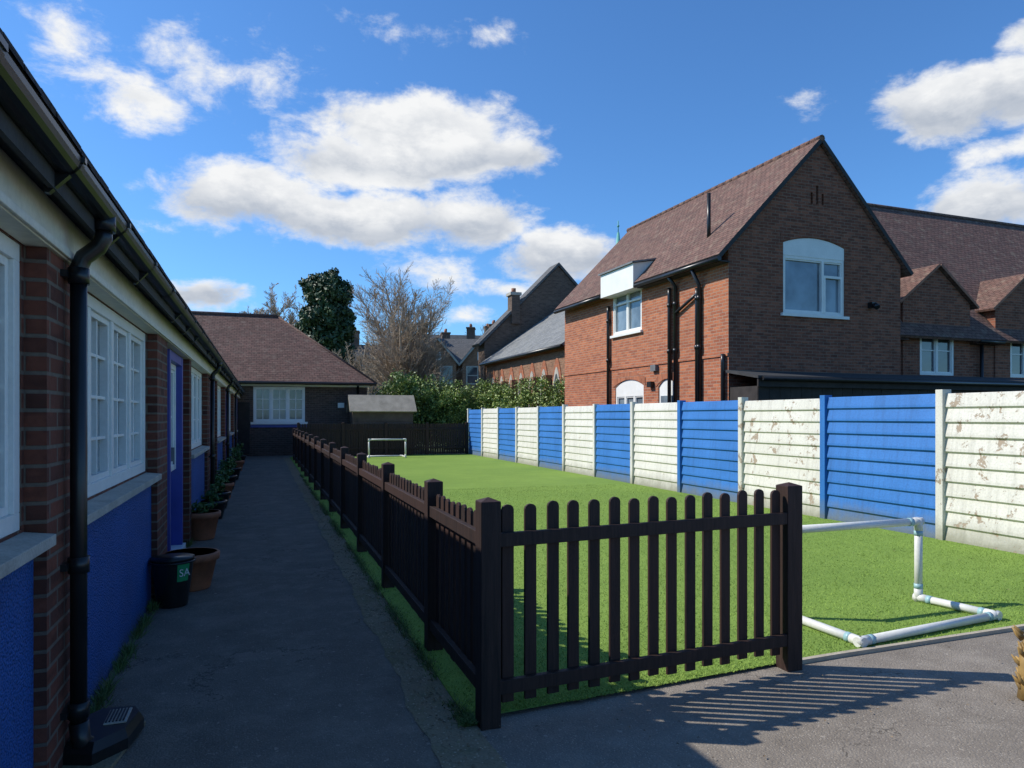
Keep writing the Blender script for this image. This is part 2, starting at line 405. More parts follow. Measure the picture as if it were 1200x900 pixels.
# ------------------------------------------------------------ LEFT BUILDING
E=empty('school_building')
XB=-.90; P=FX(XB)
bays=[('w',-2.6,.1),('w',.6,3.33),('w',3.82,6.54),('d',7.2,9.55),('w',9.55,12.3),('d',12.9,15.0),('w',15.0,17.8),('d',18.4,20.4),('w',20.4,23.2),('w',23.8,26.4),('d',26.4,29.0)]
piers=[(.1,.6),(3.33,3.82),(6.54,7.2),(9.3,9.55),(12.3,12.9),(14.75,15.0),(17.8,18.4),(20.15,20.4),(23.2,23.8),(26.4,26.7)]
body=MB(); body.box(-8,XB,-4,29.48,0,2.42,BR_L)
cut=MB(); wn=MB()
for k,a0,a1 in bays:
    if k=='w':
        z0,z1=1.10,2.23; b0,b1=a0+.03,a1-.03
        cut.box(XB-.16,XB+.1,b0,b1,z0,z1,BR_L)
        near=a0<8
        window(wn,P,b0,b1,z0,z1,lights=4,cols=2,rows=4 if near else 3,rec=.045,fw=.07,glass=GLASS_N,bar=.02)
        wn.prism([P(a0+.005,-.10,1.10),P(a0+.005,.115,1.075),P(a0+.005,.115,1.03),P(a0+.005,-.10,1.03)],(0,a1-a0-.01,0),STONE)
        wn.lbox(P,a0+.002,a1-.002,.0,.035,.0,1.03,BLUE_R)
    else:
        c=(a0+a1)/2+.05; d0,d1=c-.62,c+.62
        cut.box(XB-.2,XB+.1,d0,d1,.06,2.23,BR_L)
        wn.lbox(P,d0-.06,d1+.06,-.14,.06,.0,.075,WHITE)
        for q in ((d0,d0+.09),(d1-.09,d1)): wn.lbox(P,q[0],q[1],-.12,.035,.076,2.225,PURPLE)
        wn.lbox(P,d0+.09,d1-.09,-.12,.03,2.13,2.225,PURPLE)
        wn.lbox(P,d0+.09,d1-.09,-.115,-.08,.08,.85,PURPLE)
        wn.lbox(P,d0+.09,d1-.09,-.11,-.085,.85,.95,WHITE)
        window(wn,P,d0+.09,d1-.09,.95,2.13,lights=2,cols=1,rows=2,rec=.07,fw=.06,glass=GLASS_N,frame=WHITE)
        wn.lbox(P,c+.38,c+.41,-.08,-.03,.95,1.2,LEAD)
body.build('walls',E,cuts=cut)
wn.build('windows_and_doors',E,bevel=.003)
mb=MB()
for a0,a1 in piers: mb.lbox(P,a0,a1,.0,.08,0,2.232,BR_L)
mb.build('brick_piers',E)
mb=MB()
mb.lbox(P,-4,29.47,.0,.095,2.235,2.43,CREAM); mb.lbox(P,-4,29.47,.095,.112,2.24,2.275,CREAM)
mb.build('fascia_beam',E,bevel=.004)
mb=MB()
mb.lbox(P,-4,29.47,.0,.20,2.432,2.45,BLACKW)
mb.lbox(P,-4,29.47,.185,.205,2.36,2.49,BLACKW)
slab(mb,(-.635,-4,2.495),(-5,-4,5.3),(0,33.47,0),.03,TI_L)
mb.prism([(-9.3,-4,2.5),(-5,-4,5.3),(-5,-4,5.33),(-9.3,-4,2.53)],(0,33.4,0),TI_L)
y=-2.
while y<29.4:
    z=2.515+R.uniform(-.003,.004); 
    mb.prism([(-.617+R.uniform(-.004,.004),y,z-.014),(-.95,y,z+.20),(-.95,y,z+.222),(-.617,y,z+.008)],(0,.158,0),TI_L); y+=.165
mb.build('roof',E)
mb=MB(); gx,gz,gr=-.668,2.475,.058
prof=[(gx+gr*math.cos(a),gz+gr*math.sin(a)) for a in [math.pi+ i*math.pi/10 for i in range(11)]]
for i in range(10):
    (xa,za),(xb,zb)=prof[i],prof[i+1]
    mb.face([(xa,-3.9,za),(xb,-3.9,zb),(xb,29.3,zb),(xa,29.3,za)],BLACKP,True)
    xi=lambda x:gx+(x-gx)*.93; zi=lambda z:gz+(z-gz)*.93
    mb.face([(xi(xa),-3.9,zi(za)),(xi(xb),-3.9,zi(zb)),(xi(xb),29.3,zi(zb)),(xi(xa),29.3,zi(za))],BLACKP,True)
for k in range(36):
    y=-2.6+k*.92
    pr=[(gx+(gr+.006)*math.cos(a),gz+(gr+.006)*math.sin(a)) for a in [math.pi+ i*math.pi/10 for i in range(11)]]
    wdt=.10 if k%4==1 else .03
    for i in range(10):
        (xa,za),(xb,zb)=pr[i],pr[i+1]
        mb.face([(xa,y,za),(xb,y,zb),(xb,y+wdt,zb),(xa,y+wdt,za)],BLACKP,True)
    mb.box(gx+gr-.002,gx+gr+.01,y,y+wdt,gz-.012,gz+.008,BLACKP)
    if k%4!=1: mb.prism([(gx-.06,y,gz-.13),(gx-.045,y,gz-.13),(gx+.02,y,gz-.06),(gx-.045,y,gz-.03),(gx-.06,y,gz-.03)],(0,.03,0),BLACKP)
mb.build('gutter',E)
def downpipe(y,foot=True):
    mb=MB(); x=-.765
    mb.tube([(gx,y,gz-.03),(gx,y,gz-.10)],.05,BLACKP,16)
    mb.tube([(gx,y,gz-.09),(gx,y,gz-.13),(gx-.02,y,gz-.17),(x+.02,y,gz-.22),(x,y,gz-.27),(x,y,gz-.33)],.036,BLACKP,14)
    mb.tube([(x,y,gz-.29),(x,y,.12)],.034,BLACKP,16)
    for z in (gz-.34,.86,.22): mb.tube([(x,y,z),(x,y,z+.07)],.043,BLACKP,16); mb.box(x-.06,x-.03,y-.07,y+.07,z+.02,z+.05,BLACKP)
    if foot:
        mb.tube([(x,y,.2),(x+.01,y,.11),(x+.05,y+.02,.07)],.04,BLACKP,14)
    mb.build('rainwater_downpipe',E)
downpipe(3.60); downpipe(12.6,False); downpipe(18.1,False); downpipe(23.5,False)
mb=MB()
mb.prism([(-.85,3.50,.006),(-.62,3.50,.006),(-.55,3.97,.006),(-.80,3.98,.006)],(0,0,.02),EDGE)
pol=[(-.83,3.58),(-.70,3.53),(-.58,3.66),(-.545,3.88),(-.58,3.97),(-.74,3.99),(-.82,3.90)]
n=len(pol); cx=sum(p[0] for p in pol)/n; cy=sum(p[1] for p in pol)/n
lo=[(x,y,.027) for x,y in pol]; mid=[(x,y,.075) for x,y in pol]; hi=[(cx+(x-cx)*.86,cy+(y-cy)*.86,.115) for x,y in pol]
for k in range(n):
    mb.face([lo[k],lo[(k+1)%n],mid[(k+1)%n],mid[k]],BLACKP); mb.face([mid[k],mid[(k+1)%n],hi[(k+1)%n],hi[k]],BLACKP)
mb.face(hi,BLACKP)
mb.box(-.695,-.60,3.74,3.91,.1155,.122,STONE)
for k in range(6): mb.box(-.69+k*.0145,-.683+k*.0145,3.75,3.90,.1225,.127,BLACKP)
mb.build('drain_cover',E)

# ------------------------------------------------------------ FAR BUILDING
E=empty('end_building')
YF=29.5; P=FmY(YF)
body=MB(); body.box(-8.2,4.07,YF,37.6,0,2.86,BR_F)
cut=MB(); wn=MB()
cut.box(-.32,1.62,YF-.1,YF+.16,1.33,2.72,BR_F)
window(wn,P,-.32,1.62,1.33,2.72,lights=3,cols=2,rows=3,rec=.05,fw=.08,glass=GLASS_L,bar=.03)
wn.lbox(P,-.42,1.72,.0,.10,1.24,1.33,WHITE); wn.lbox(P,-.42,1.72,.0,.03,1.12,1.238,PURPLE)
wn.lbox(P,-.85,4.2,.0,.06,2.74,2.87,WHITE); 
wn.lbox(P,-.88,-.45,.0,.04,.1,2.1,DWOOD)
wn.lbox(P,2.9,3.15,.0,.03,1.9,2.1,WHITE); wn.tube([P(3.7,.06,2.8),P(3.7,.06,0)],.045,BLACKP,8)
body.build('walls',E,cuts=cut); wn.build('windows',E)
mb=MB()
ex0,ex1,ey0,ey1,ez=-8.5,4.4,29.15,37.9,2.9; rz=6.02; ry=33.5; rx=.65
e=[(ex0,ey0,ez),(ex1,ey0,ez),(ex1,ey1,ez),(ex0,ey1,ez)]; r0=(-5,ry,rz); r1=(rx,ry,rz)
mb.face([e[0],e[1],r1,r0],TI_F); mb.face([e[1],e[2],r1],TI_F); mb.face([e[2],e[3],r0,r1],TI_F); mb.face([e[3],e[0],r0],TI_F)
mb.prism([(p[0],p[1],ez-.06) for p in e],(0,0,.055),BLACKW)
mb.tube([r0,r1],.09,TI_F,8)
mb.tube([r1,e[1]],.05,TI_F,8)
mb.tube([(ex0,ey0-.05,ez-.04),(ex1,ey0-.05,ez-.04)],.06,BLACKP,8)
mb.build('roof',E)

# ------------------------------------------------------------ PICKET FENCE
def picket_board(mb,c,dirv,w,z0,z1,t,nrm,mat):
    c=Vector((c[0],c[1],0)); d=Vector((dirv[0],dirv[1],0)); n=Vector((nrm[0],nrm[1],0))
    pts=[c-d*w/2+Vector((0,0,z0)),c+d*w/2+Vector((0,0,z0))]
    r=w/2
    for i in range(7):
        a=math.pi*i/6; pts.append(c+d*(r*math.cos(a))+Vector((0,0,z1-r*.8+r*.8*math.sin(a))))
    mb.prism(pts,n*t,mat)
def post(mb,x,y,h,s=.05,mat=None):
    mat=mat or FWOOD
    mb.box(x-s,x+s,y-s,y+s,0,h-.015,mat); k=s
    a=[(x-k,y-k,h-.014),(x+k,y-k,h-.014),(x+k,y+k,h-.014),(x-k,y+k,h-.014)]; t=(x,y,h+.006)
    for i in range(4): mb.face([a[i],a[(i+1)%4],t],mat)
def fence_run(mb,p0,p1,h,pitch,w,side,z0=.10,rail=(.19,.93),jit=True,rh=.035):
    p0=Vector(p0);p1=Vector(p1); L=(p1-p0).length; d=(p1-p0)/L; n=Vector((d.y,-d.x))*side
    for zr in rail:
        a=p0+n*.004; 
        q=[Vector((a.x,a.y,zr-rh)),Vector((a.x+d.x*L,a.y+d.y*L,zr-rh))]
        nn=Vector((n.x,n.y,0))*.035
        mb.prism([q[0],q[1],q[1]+nn,q[0]+nn],(0,0,2*rh),FWOOD)
    k=max(1,int(round((L-.02)/pitch)))
    for i in range(k):
        t=(i+.5)/k*L+R.uniform(-.004,.004); c=p0+d*t
        j=R.uniform(-.008,.008) if jit else 0
        picket_board(mb,(c.x,c.y),(d.x,d.y),w,z0+j,h+j+R.uniform(-.004,.004),.018,(-n.x,-n.y),FWOOD)
Fp=[3.40,4.6,6.4]+[6.4+1.78*i for i in range(1,12)]; XF=1.07
mb=MB()
for i,y in enumerate(Fp): post(mb,XF,y,1.135 if i else 1.14,.052)
for a,bq in zip(Fp[:-1],Fp[1:]): fence_run(mb,(XF,a+.05),(XF,bq-.05),1.05,.118,.076,-1)
p0=(XF+.05,3.405); p1=(3.01,3.545)
post(mb,3.06,3.556,1.14,.055); 
fence_run(mb,p0,p1,1.105,.1235,.066,1)
fo=mb.build('picket_fence',bevel=.003)
mb=MB(); Yb=28.0
for i in range(5): post(mb,1.3+i*1.65,Yb,1.32,.05)
for i in range(4): fence_run(mb,(1.3+i*1.65,Yb),(1.3+(i+1)*1.65,Yb),1.27,.098,.082,1,z0=.05,rail=(.3,1.05))
fence_run(mb,(XF,25.98),(1.3,Yb),1.1,.12,.08,1)
mb.build('board_fence')

# ------------------------------------------------------------ PANEL WALL
mb=MB(); XW=8.0; PL=1.95; H=1.83; nc=10
edges=[6.56+PL*i for i in range(-6,12)]
for i in range(len(edges)-1):
    y0,y1=edges[i],edges[i+1]; idx=i-6
    blue=(idx%2==0)
    mat=W_BL if blue else (W_OLD if idx<1 or idx==1 else W_OK)
    prof=[]; ch=H/nc
    jz=R.uniform(-.012,.012)
    for k in range(nc):
        z=k*ch+jz*(k>0); o=.004*R.random()
        prof+=[(XW-.012-o,z+.001),(XW-.03-o,z+.018),(XW-.027-o,z+.05),(XW-.006,z+ch-.004)]
    prof+=[(XW,H+jz),(XW+.05,H+jz),(XW+.05,0)]
    mb.prism([(x,y0+.05,z) for x,z in prof],(0,y1-y0-.1,0),mat)
for i,y in enumerate(edges):
    idx=i-6
    pm=W_BL if (idx==1 or idx==3 or idx==-1) else (W_OLD if idx<3 else W_OK)
    h=1.875+R.uniform(-.01,.015)
    mb.prism([(XW-.065,y-.05,0),(XW+.07,y-.06,0),(XW+.07,y+.06,0),(XW-.065,y+.05,0)],(0,0,h),pm)
mb.build('concrete_panel_wall',bevel=.004)

# ------------------------------------------------------------ BRICK HOUSE
E=empty('brick_house',(10.16,13.8,0),math.radians(1.5))
W=5.37; L=8.87; ev=5.45; ap=8.2
body=MB(); body.prism([(0,0,0),(W,0,0),(W,0,ev),(W/2,0,ap),(0,0,ev)],(0,L,0),BR_H,BR_SH)
cut=MB(); wn=MB(); PS=FmX(0); PG=FmY(0)
cut.prism(arch_poly(PG,1.58,3.5,4.02,5.72,.17,.1),(0,.25,0),BR_SH)
window(wn,PG,1.58,3.5,4.02,5.42,lights=1,rec=.07,fw=.07,glass=GLASS_L)
wn.lbox(PG,2.78,2.85,-.1,-.02,4.09,5.35,WHITE); wn.lbox(PG,2.85,3.43,-.1,-.02,4.95,5.01,WHITE)
wn.lbox(PG,2.85,2.90,-.1,-.015,4.09,4.95,WHITE); wn.lbox(PG,3.38,3.43,-.1,-.015,4.09,4.95,WHITE)
wn.prism(arch_poly(PG,1.585,3.495,5.42,5.715,.17,-.02),(0,.05,0),WHITE)
wn.lbox(PG,1.5,3.58,.0,.07,3.95,4.02,WHITE)
for i,(dz) in enumerate((0,.18,0)):
    a=2.42+i*.17; cut.box(a,a+.07,-.1,.2,6.72,7.0+dz,BR_SH)
cut.box(-.1,.16,3.8,5.45,3.98,5.3,BR_H)
window(wn,PS,3.8,5.45,3.98,5.25,lights=2,cols=1,rows=1,rec=.05,fw=.07,glass=GLASS_L)
wn.lbox(PS,3.8,5.45,-.08,-.005,4.86,4.91,WHITE); wn.lbox(PS,3.74,5.5,.0,.08,3.91,3.98,WHITE)
cut.prism(arch_poly(PS,3.7,5.3,1.2,2.42,.2,.1),(.3,0,0),BR_H)
window(wn,PS,3.7,5.3,1.2,2.2,lights=3,rec=.06,fw=.07,glass=GLASS_L)
wn.prism(arch_poly(PS,3.705,5.295,2.2,2.415,.2,-.02),(.05,0,0),WHITE)
cut.prism(arch_poly(PS,2.1,2.95,.1,2.35,.2,.1),(.3,0,0),BR_H)
wn.prism(arch_poly(PS,2.105,2.945,.1,2.345,.2,-.03),(.04,0,0),WHITE)
wn.lbox(PS,2.2,2.85,-.03,-.01,1.5,2.1,GLASS_L)
body.build('walls',E,cuts=cut)
wn.build('windows',E)
mb=MB()
def archband(P,a0,a1,zs,rise,th,o0,o1,mat,n=12,zf=None):
    for i in range(n):
        q=[]
        for t in (i/n,(i+1)/n):
            a=a0+(a1-a0)*t; z=zs+rise*(1-(2*t-1)**2); q.append((a,z))
        (aa,za),(ab,zb)=q
        pts=[P(aa,o0,za),P(ab,o0,zb),P(ab,o0,zb+th),P(aa,o0,za+th)]
        mb.prism(pts,Vector(P(aa,o1,za))-Vector(P(aa,o0,za)),mat)
archband(PG,1.5,3.58,5.73,.17,.22,-.02,.012,BR_SH)
archband(PS,3.6,5.4,2.42,.2,.22,-.02,.015,BR_A); archband(PS,2.0,3.05,2.35,.2,.22,-.02,.015,BR_A)
mb.lbox(PS,0.003,L,.0,.03,2.95,3.02,BR_H)
mb.build('brick_arches',E)
mb=MB()
sl=(ap-ev)/(W/2); ox=.28
slab(mb,(-ox,-.10,ev-ox*sl+.02),(W/2,-.10,ap+.02),(0,L+.2,0),.10,TI_H,BLACKW)
slab(mb,(W+ox,-.10,ev-ox*sl+.02),(W/2,-.10,ap+.02),(0,L+.2,0),.10,TI_H,BLACKW)
yy=-.1
while yy<L: mb.tube([(W/2,yy,ap+.12),(W/2,yy+.32,ap+.12)],[.085,.095],TI_H,8); yy+=.33
mb.build('roof',E)
mb=MB()
mb.prism([(-.36,3.66,5.12),(-.36,3.66,5.80),(.45,3.66,5.95),(.45,3.66,5.12)],(0,1.9,0),WHITE)
mb.prism([(-.42,3.6,5.80),(.55,3.6,5.99),(.55,3.6,6.03),(-.42,3.6,5.85)],(0,2.02,0),LEAD)
mb.build('dormer_panel',E)
mb=MB()
gzh=ev-ox*sl+.0
mb.tube([(-ox-.05,-.1,gzh),(-ox-.05,3.62,gzh)],.06,BLACKP,10); mb.tube([(-ox-.05,5.6,gzh),(-ox-.05,L+.1,gzh)],.06,BLACKP,10)
mb.box(-.26,.0,-.05,3.62,gzh-.06,gzh-.03,BLACKW)
for yy,zt in ((1.03,4.95),(1.12,4.7),(2.05,5.1),(2.32,4.9),(5.62,4.9),(.12,3.)):
    mb.tube([(-ox-.03,yy,gzh) if zt>4.9 else (-.07,yy,zt),(-.07,yy,zt-.2),(-.07,yy,0)],.05,BLACKP,10)
    for z in (1.5,3.2,4.4):
        if z<zt: mb.tube([(-.07,yy,z),(-.07,yy,z+.1)],.065,BLACKP,10)
mb.tube([(-.07,1.03,4.6),(-.07,2.05,4.2)],.04,BLACKP,8)
mb.tube([(.45,1.35,5.7),(.45,1.35,7.15)],.05,BLACKP,10)
mb.box(-.12,-.0,3.15,3.35,2.35,2.5,BLACKP); mb.box(-.10,0,2.95,3.2,2.78,2.95,LEAD); mb.box(4.25,4.4,-.14,0,4.28,4.42,BLACKP)
mb.tube([(4.32,-.15,4.35),(4.32,-.24,4.27)],.07,BLACKP,10)
mb.build('pipes_and_lights',E)
mb=MB()
mb.box(.03,9.4,-.95,-.003,0,2.22,DWOOD)
for i in range(31): mb.box(.04+i*.30,.33+i*.30,-.962,-.951,.05,2.2,DWOOD)
mb.prism([(-.08,-1.1,2.38),(-.08,-.0035,2.56),(-.08,-.0035,2.62),(-.08,-1.1,2.44)],(9.6,0,0),BLACKW)
mb.box(-.05,9.5,-1.07,-1.03,2.2,2.39,DWOOD)
mb.box(5.4,9.4,-.002,.75,0,2.45,DWOOD); mb.box(5.39,9.5,-.002,.76,2.452,2.56,BLACKW)
mb.tube([(.0,-1.15,2.38),(9.5,-1.15,2.36)],.05,BLACKP,8)
mb.build('lean_to',E)
mb=MB(); wy0,wy1,we,wr=.8,8.0,4.0,8.5
body=MB(); body.prism([(5.38,wy0,0),(5.38,wy1,0),(5.38,wy1,we),(5.38,4.4,wr-.1),(5.38,wy0,we)],(14.6,0,0),BR_SH)
cut=MB(); wn=MB(); PW=FmY(wy0-.04)
gab=[7.65,11.3,14.95]
for gc in gab:
    cut.box(gc-.68,gc+.68,wy0-.3,wy0+.1,2.7,4.1,BR_SH)
body.build('wing_walls',E,cuts=cut)
gb=MB(); gw=MB(); cut=MB()
for gc in gab:
    gb.prism([(gc-1.3,wy0-.04,0),(gc+1.3,wy0-.04,0),(gc+1.3,wy0-.04,4.75),(gc,wy0-.04,5.72),(gc-1.3,wy0-.04,4.75)],(0,1.3,0),BR_SH)
    cut.box(gc-.66,gc+.66,wy0-.3,wy0+.08,2.7,4.08,BR_SH)
    window(gw,PW,gc-.66,gc+.66,2.7,4.08,lights=2,cols=1,rows=2,rec=.05,fw=.07,glass=GLASS,bar=.03)
    for sx in (-1,1):
        slab(gw,(gc+sx*1.5,wy0-.16,4.62),(gc,wy0-.16,5.74),(0,1.75,0),.07,TI_H,RIDGE)
        gw.prism([(gc+sx*1.3,wy0-.25,3.62),(gc+sx*1.3,wy0+.1,4.05),(gc+sx*1.3,wy0+.1,3.6)],(sx*.5,0,0),TI_H)
gb.build('gablet_walls',E,cuts=cut); gw.build('gablet_windows_and_roofs',E)
s2=(wr-we)/(4.4-wy0)
slab(mb,(5.2,wy0-.28,we-.28*s2+.02),(5.2,4.4,wr+.0),(14.9,0,0),.09,TI_H)
slab(mb,(5.2,wy1+.28,we-.28*s2+.02),(5.2,4.4,wr+.0),(14.9,0,0),.09,TI_H)
mb.tube([(5.2,4.4,wr+.1),(20.1,4.4,wr+.1)],.09,TI_H,8)
mb.build('wing_roof',E)
mb=MB(); mb.tube([(9.35,wy0-.1,3.7),(9.35,wy0-.1,0)],.05,BLACKP,8); mb.tube([(9.0,wy0-.3,3.68),(10,wy0-.3,3.68)],.05,BLACKP,8); mb.build('wing_pipe',E)

# ------------------------------------------------------------ CHURCH
E=empty('brick_church')
body=MB(); body.prism([(10.9,24.6,0),(19.7,24.6,0),(19.7,24.6,4.35),(15.3,24.6,7.4),(10.9,24.6,4.35)],(0,10.4,0),BR_C)
P=FmX(10.9); wn=MB(); mb=MB()
def lancet(P,c,w,z0,zs,o):
    pts=[P(c-w,o,z0),P(c+w,o,z0),P(c+w,o,zs)]
    for i in range(1,6): t=i/6; pts.append(P(c+w*(1-t),o,zs+w*1.9*math.sin(t*math.pi/2)))
    pts.append(P(c,o,zs+w*1.9))
    for i in range(5,0,-1): t=i/6; pts.append(P(c-w*(1-t),o,zs+w*1.9*math.sin(t*math.pi/2)))
    pts.append(P(c-w,o,zs)); return pts
for i in range(7):
    c=25.6+i*1.35
    mb.prism(lancet(P,c,.5,1.0,2.9,.0),(-.03,0,0),BR_A)
    mb.prism(lancet(P,c,.36,1.05,2.8,.031),(-.02,0,0),STONE)
    wn.prism(lancet(P,c,.25,1.1,2.75,.052),(-.004,0,0),GLASS)
    mb.prism([P(c+.67-.12,0,0),P(c+.67+.12,0,0),P(c+.67+.12,.28,0),P(c+.67-.12,.28,0)],(0,0,3.2),BR_C)
mb.lbox(P,24.7,34.9,.0,.10,4.12,4.3,BR_A)
body.build('nave_walls',E); wn.build('lancet_windows',E)
slab(mb,(10.65,24.5,4.2),(15.3,24.5,7.45),(0,10.55,0),.10,SLATE); slab(mb,(19.95,24.5,4.2),(15.3,24.5,7.45),(0,10.55,0),.10,SLATE)
mb.tube([(10.6,24.5,4.2),(10.6,35,4.2)],.07,BLACKP,8)
mb.build('nave_roof_and_arches',E)
mb=MB()
gp=[(10.85,35.1,0),(19.2,35.1,0),(19.2,35.1,5.4),(15.0,35.1,9.6),(10.85,35.1,5.4)]
mb.prism(gp,(0,1.1,0),BR_D)
cp=[(10.6,35.0,5.2),(15.0,35.0,9.65),(15.0,35.0,9.80),(10.5,35.0,5.3)]; mb.prism(cp,(0,1.3,0),SLATE_D)
cp=[(19.4,35.0,5.2),(15.0,35.0,9.65),(15.0,35.0,9.80),(19.5,35.0,5.3)]; mb.prism(cp,(0,1.3,0),SLATE_D)
mb.box(12.3,12.75,34.95,35.6,6.4,7.9,BR_D); mb.box(12.22,12.83,34.90,35.66,7.9,8.05,STONE); mb.tube([(12.52,35.3,8.05),(12.52,35.3,8.3)],.12,RIDGE,10)
mb.build('gable_end',E)
E2=empty('church_spire')
mb=MB(); sx,sy=28.6,54.; mb.box(sx-1.2,sx+1.2,sy-1.2,sy+1.2,0,14.2,BR_C)
mb.tube([(sx,sy,14.2),(sx,sy,14.6),(sx,sy,15.6),(sx,sy,17.2)],[1.5,.9,.28,.10],COPPER,8); mb.tube([(sx,sy,17.1),(sx,sy,18.2)],.04,COPPER,6); mb.tube([(sx,sy,17.6),(sx,sy,17.75),(sx,sy,17.9)],[.02,.13,.02],COPPER,8)
mb.build('spire_tower',E2)

# ------------------------------------------------------------ DISTANT HOUSES
def from_px(u,d):
    s=(u-600)/F*d; return (s*CT+d*ST, d*CT-s*ST)
def house(u,d,w,dep,eave,ridge,rz,bm,rm,gables=1,name='victorian_house',zb=0):
    x,y=from_px(u,d); E=empty(name,(x,y,zb),rz)
    mb=MB(); mb.prism([(-w/2,0,0),(-w/2,dep,0),(-w/2,dep,eave),(-w/2,dep/2,ridge-.1),(-w/2,0,eave)],(w,0,0),bm)
    slab(mb,(-w/2-.2,-.3,eave-.2),(-w/2-.2,dep/2,ridge),(w+.4,0,0),.12,rm); slab(mb,(-w/2-.2,dep+.3,eave-.2),(-w/2-.2,dep/2,ridge),(w+.4,0,0),.12,rm)
    for k in range(gables):
        gc=-w/2+w*(k+.5)/gables; gw=1.6
        mb.prism([(gc-gw,-.8,0),(gc+gw,-.8,0),(gc+gw,-.8,eave),(gc,-.8,eave+1.9),(gc-gw,-.8,eave)],(0,dep/2,0),bm)
        for sx in (-1,1):
            slab(mb,(gc+sx*(gw+.25),-1.0,eave-.25),(gc,-1.0,eave+2.0),(0,dep/2,0),.1,rm)
            slab(mb,(gc+sx*(gw+.27),-1.08,eave-.42),(gc,-1.08,eave+1.85),(0,.07,0),.16,STONE)
        P2=(lambda a,o,z:(a,-.8-o,z))
        for z in (1.0,eave-2.0):
            for s in (-.75,.75):
                mb.lbox(P2,gc+s-.55,gc+s+.55,.0,.06,z,z+1.6,STONE); mb.lbox(P2,gc+s-.42,gc+s+.42,.061,.065,z+.12,z+.74,GLASS); mb.lbox(P2,gc+s-.42,gc+s+.42,.061,.065,z+.82,z+1.48,GLASS)
        mb.lbox(P2,gc-.3,gc+.3,.0,.06,eave+.1,eave+.8,WHITE); mb.lbox(P2,gc-.2,gc+.2,.061,.065,eave+.2,eave+.7,GLASS)
    for s in (-w/2+.5,w/2-.5):
        mb.box(s-.4,s+.4,dep/2-.8,dep/2+.8,ridge-1,ridge+1.3,BR_D); mb.box(s-.47,s+.47,dep/2-.87,dep/2+.87,ridge+1.3,ridge+1.42,BR_C)
        for q in (-.5,0,.5): mb.tube([(s,dep/2+q,ridge+1.42),(s,dep/2+q,ridge+1.8)],.12,RIDGE,8)
    mb.build('house_shell',E)
house(538,62,7.5,7,6.3,8.6,math.radians(-14),BR_C,SLATE_D,2)
house(470,68,10,7,5.6,8.6,math.radians(-10),BR_D,SLATE_D,3)
house(566,72,4,8,6,9.6,math.radians(-20),BR_C,SLATE_D,1)
house(530,100,12,8,9,13.4,math.radians(-10),BR_D,SLATE_D,2)
house(408,75,8,8,5.5,8.4,math.radians(-12),BR_D,SLATE,1)
house(330,80,14,8,4.5,7.0,math.radians(-12),BR_C,TI_F,2)

# ------------------------------------------------------------ VEGETATION
def rv():
    while True:
        v=Vector((R.uniform(-1,1),R.uniform(-1,1),R.uniform(-1,1)))
        if .05<v.length<1: return v.normalized()
def tree(name,x,y,h,spread,mat,stems=5,trunk=.2,th=1.3,seed=1,twmin=.011,lv=(9,7,6),up=.07,lo=.82):
    R.seed(seed); mb=MB()
    def branch(p,d,L,r,depth,nseg):
        pts=[p]; rad=[r]; q=p; dd=d.copy()
        for i in range(nseg):
            dd=(dd+rv()*.16+Vector((0,0,up))).normalized(); q=q+dd*L/nseg; pts.append(q); rad.append(max(twmin*.8,r*(1-.75*(i+1)/nseg)))
        mb.tube(pts,rad,mat,8 if depth==0 else (5 if depth==1 else 3),cap=False)
        if depth<=len(lv)-1:
            for k in range(lv[depth]):
                t=R.uniform(.15,1); i=min(int(t*nseg),nseg-1); f=t*nseg-i; pp=pts[i].lerp(pts[i+1],f)
                ax=(pts[i+1]-pts[i]).normalized(); s=rv(); s=(s-ax*s.dot(ax)).normalized()
                ang=R.uniform(.4,.85); nd=(ax*math.cos(ang)+s*math.sin(ang)).normalized()
                branch(pp,nd,L*R.uniform(.3,.52)*(1.15-.5*t),max(twmin,rad[i]*.5),depth+1,max(3,nseg-1))
    base=Vector((x,y,0)); top=Vector((x,y,th))
    mb.tube([base,base+Vector((0,0,th*.5)),top],[trunk*1.3,trunk,trunk*.85],mat,10)
    for k in range(stems):
        a=6.283*k/stems+R.uniform(-.3,.3); ti=R.uniform(.2,.6)*spread if k else .05
        d=Vector((math.cos(a)*ti,math.sin(a)*ti,1)).normalized()
        branch(top-Vector((0,0,.1)),d,(h-th)*R.uniform(lo,1.0)*(1 if k==0 else 1-.22*ti),trunk*.5,0,6)
    return mb.build(name,uv=False)
tx,ty=from_px(476,37.5)
tree('bare_tree',tx,ty,9.0,1.0,BARK2,stems=14,trunk=.24,th=1.2,seed=5,twmin=.0105,lv=(16,10,6),up=.06,lo=.7)
tx,ty=from_px(318,72); tree('bare_tree',tx,ty,12.8,1.0,BARK2,stems=8,trunk=.3,th=4,seed=8,twmin=.028,lv=(12,9,6))
tx,ty=from_px(296,78); tree('bare_tree',tx,ty,12.2,1.2,BARK2,stems=8,trunk=.3,th=4,seed=9,twmin=.028,lv=(11,9,6))
tx,ty=from_px(345,84); tree('bare_tree',tx,ty,14.6,1.1,BARK,stems=8,trunk=.3,th=4,seed=10,twmin=.028,lv=(11,9,6))
tx,ty=from_px(583,95); tree('bare_tree',tx,ty,13.5,1.0,BARK,stems=5,trunk=.3,th=4,seed=12,twmin=.02,lv=(8,7,4))
tx,ty=from_px(428,52); tree('bare_tree',tx,ty,7.2,1.3,BARK2,stems=8,trunk=.2,th=1,seed=14,twmin=.013,lv=(12,8,5))
R.seed(21)
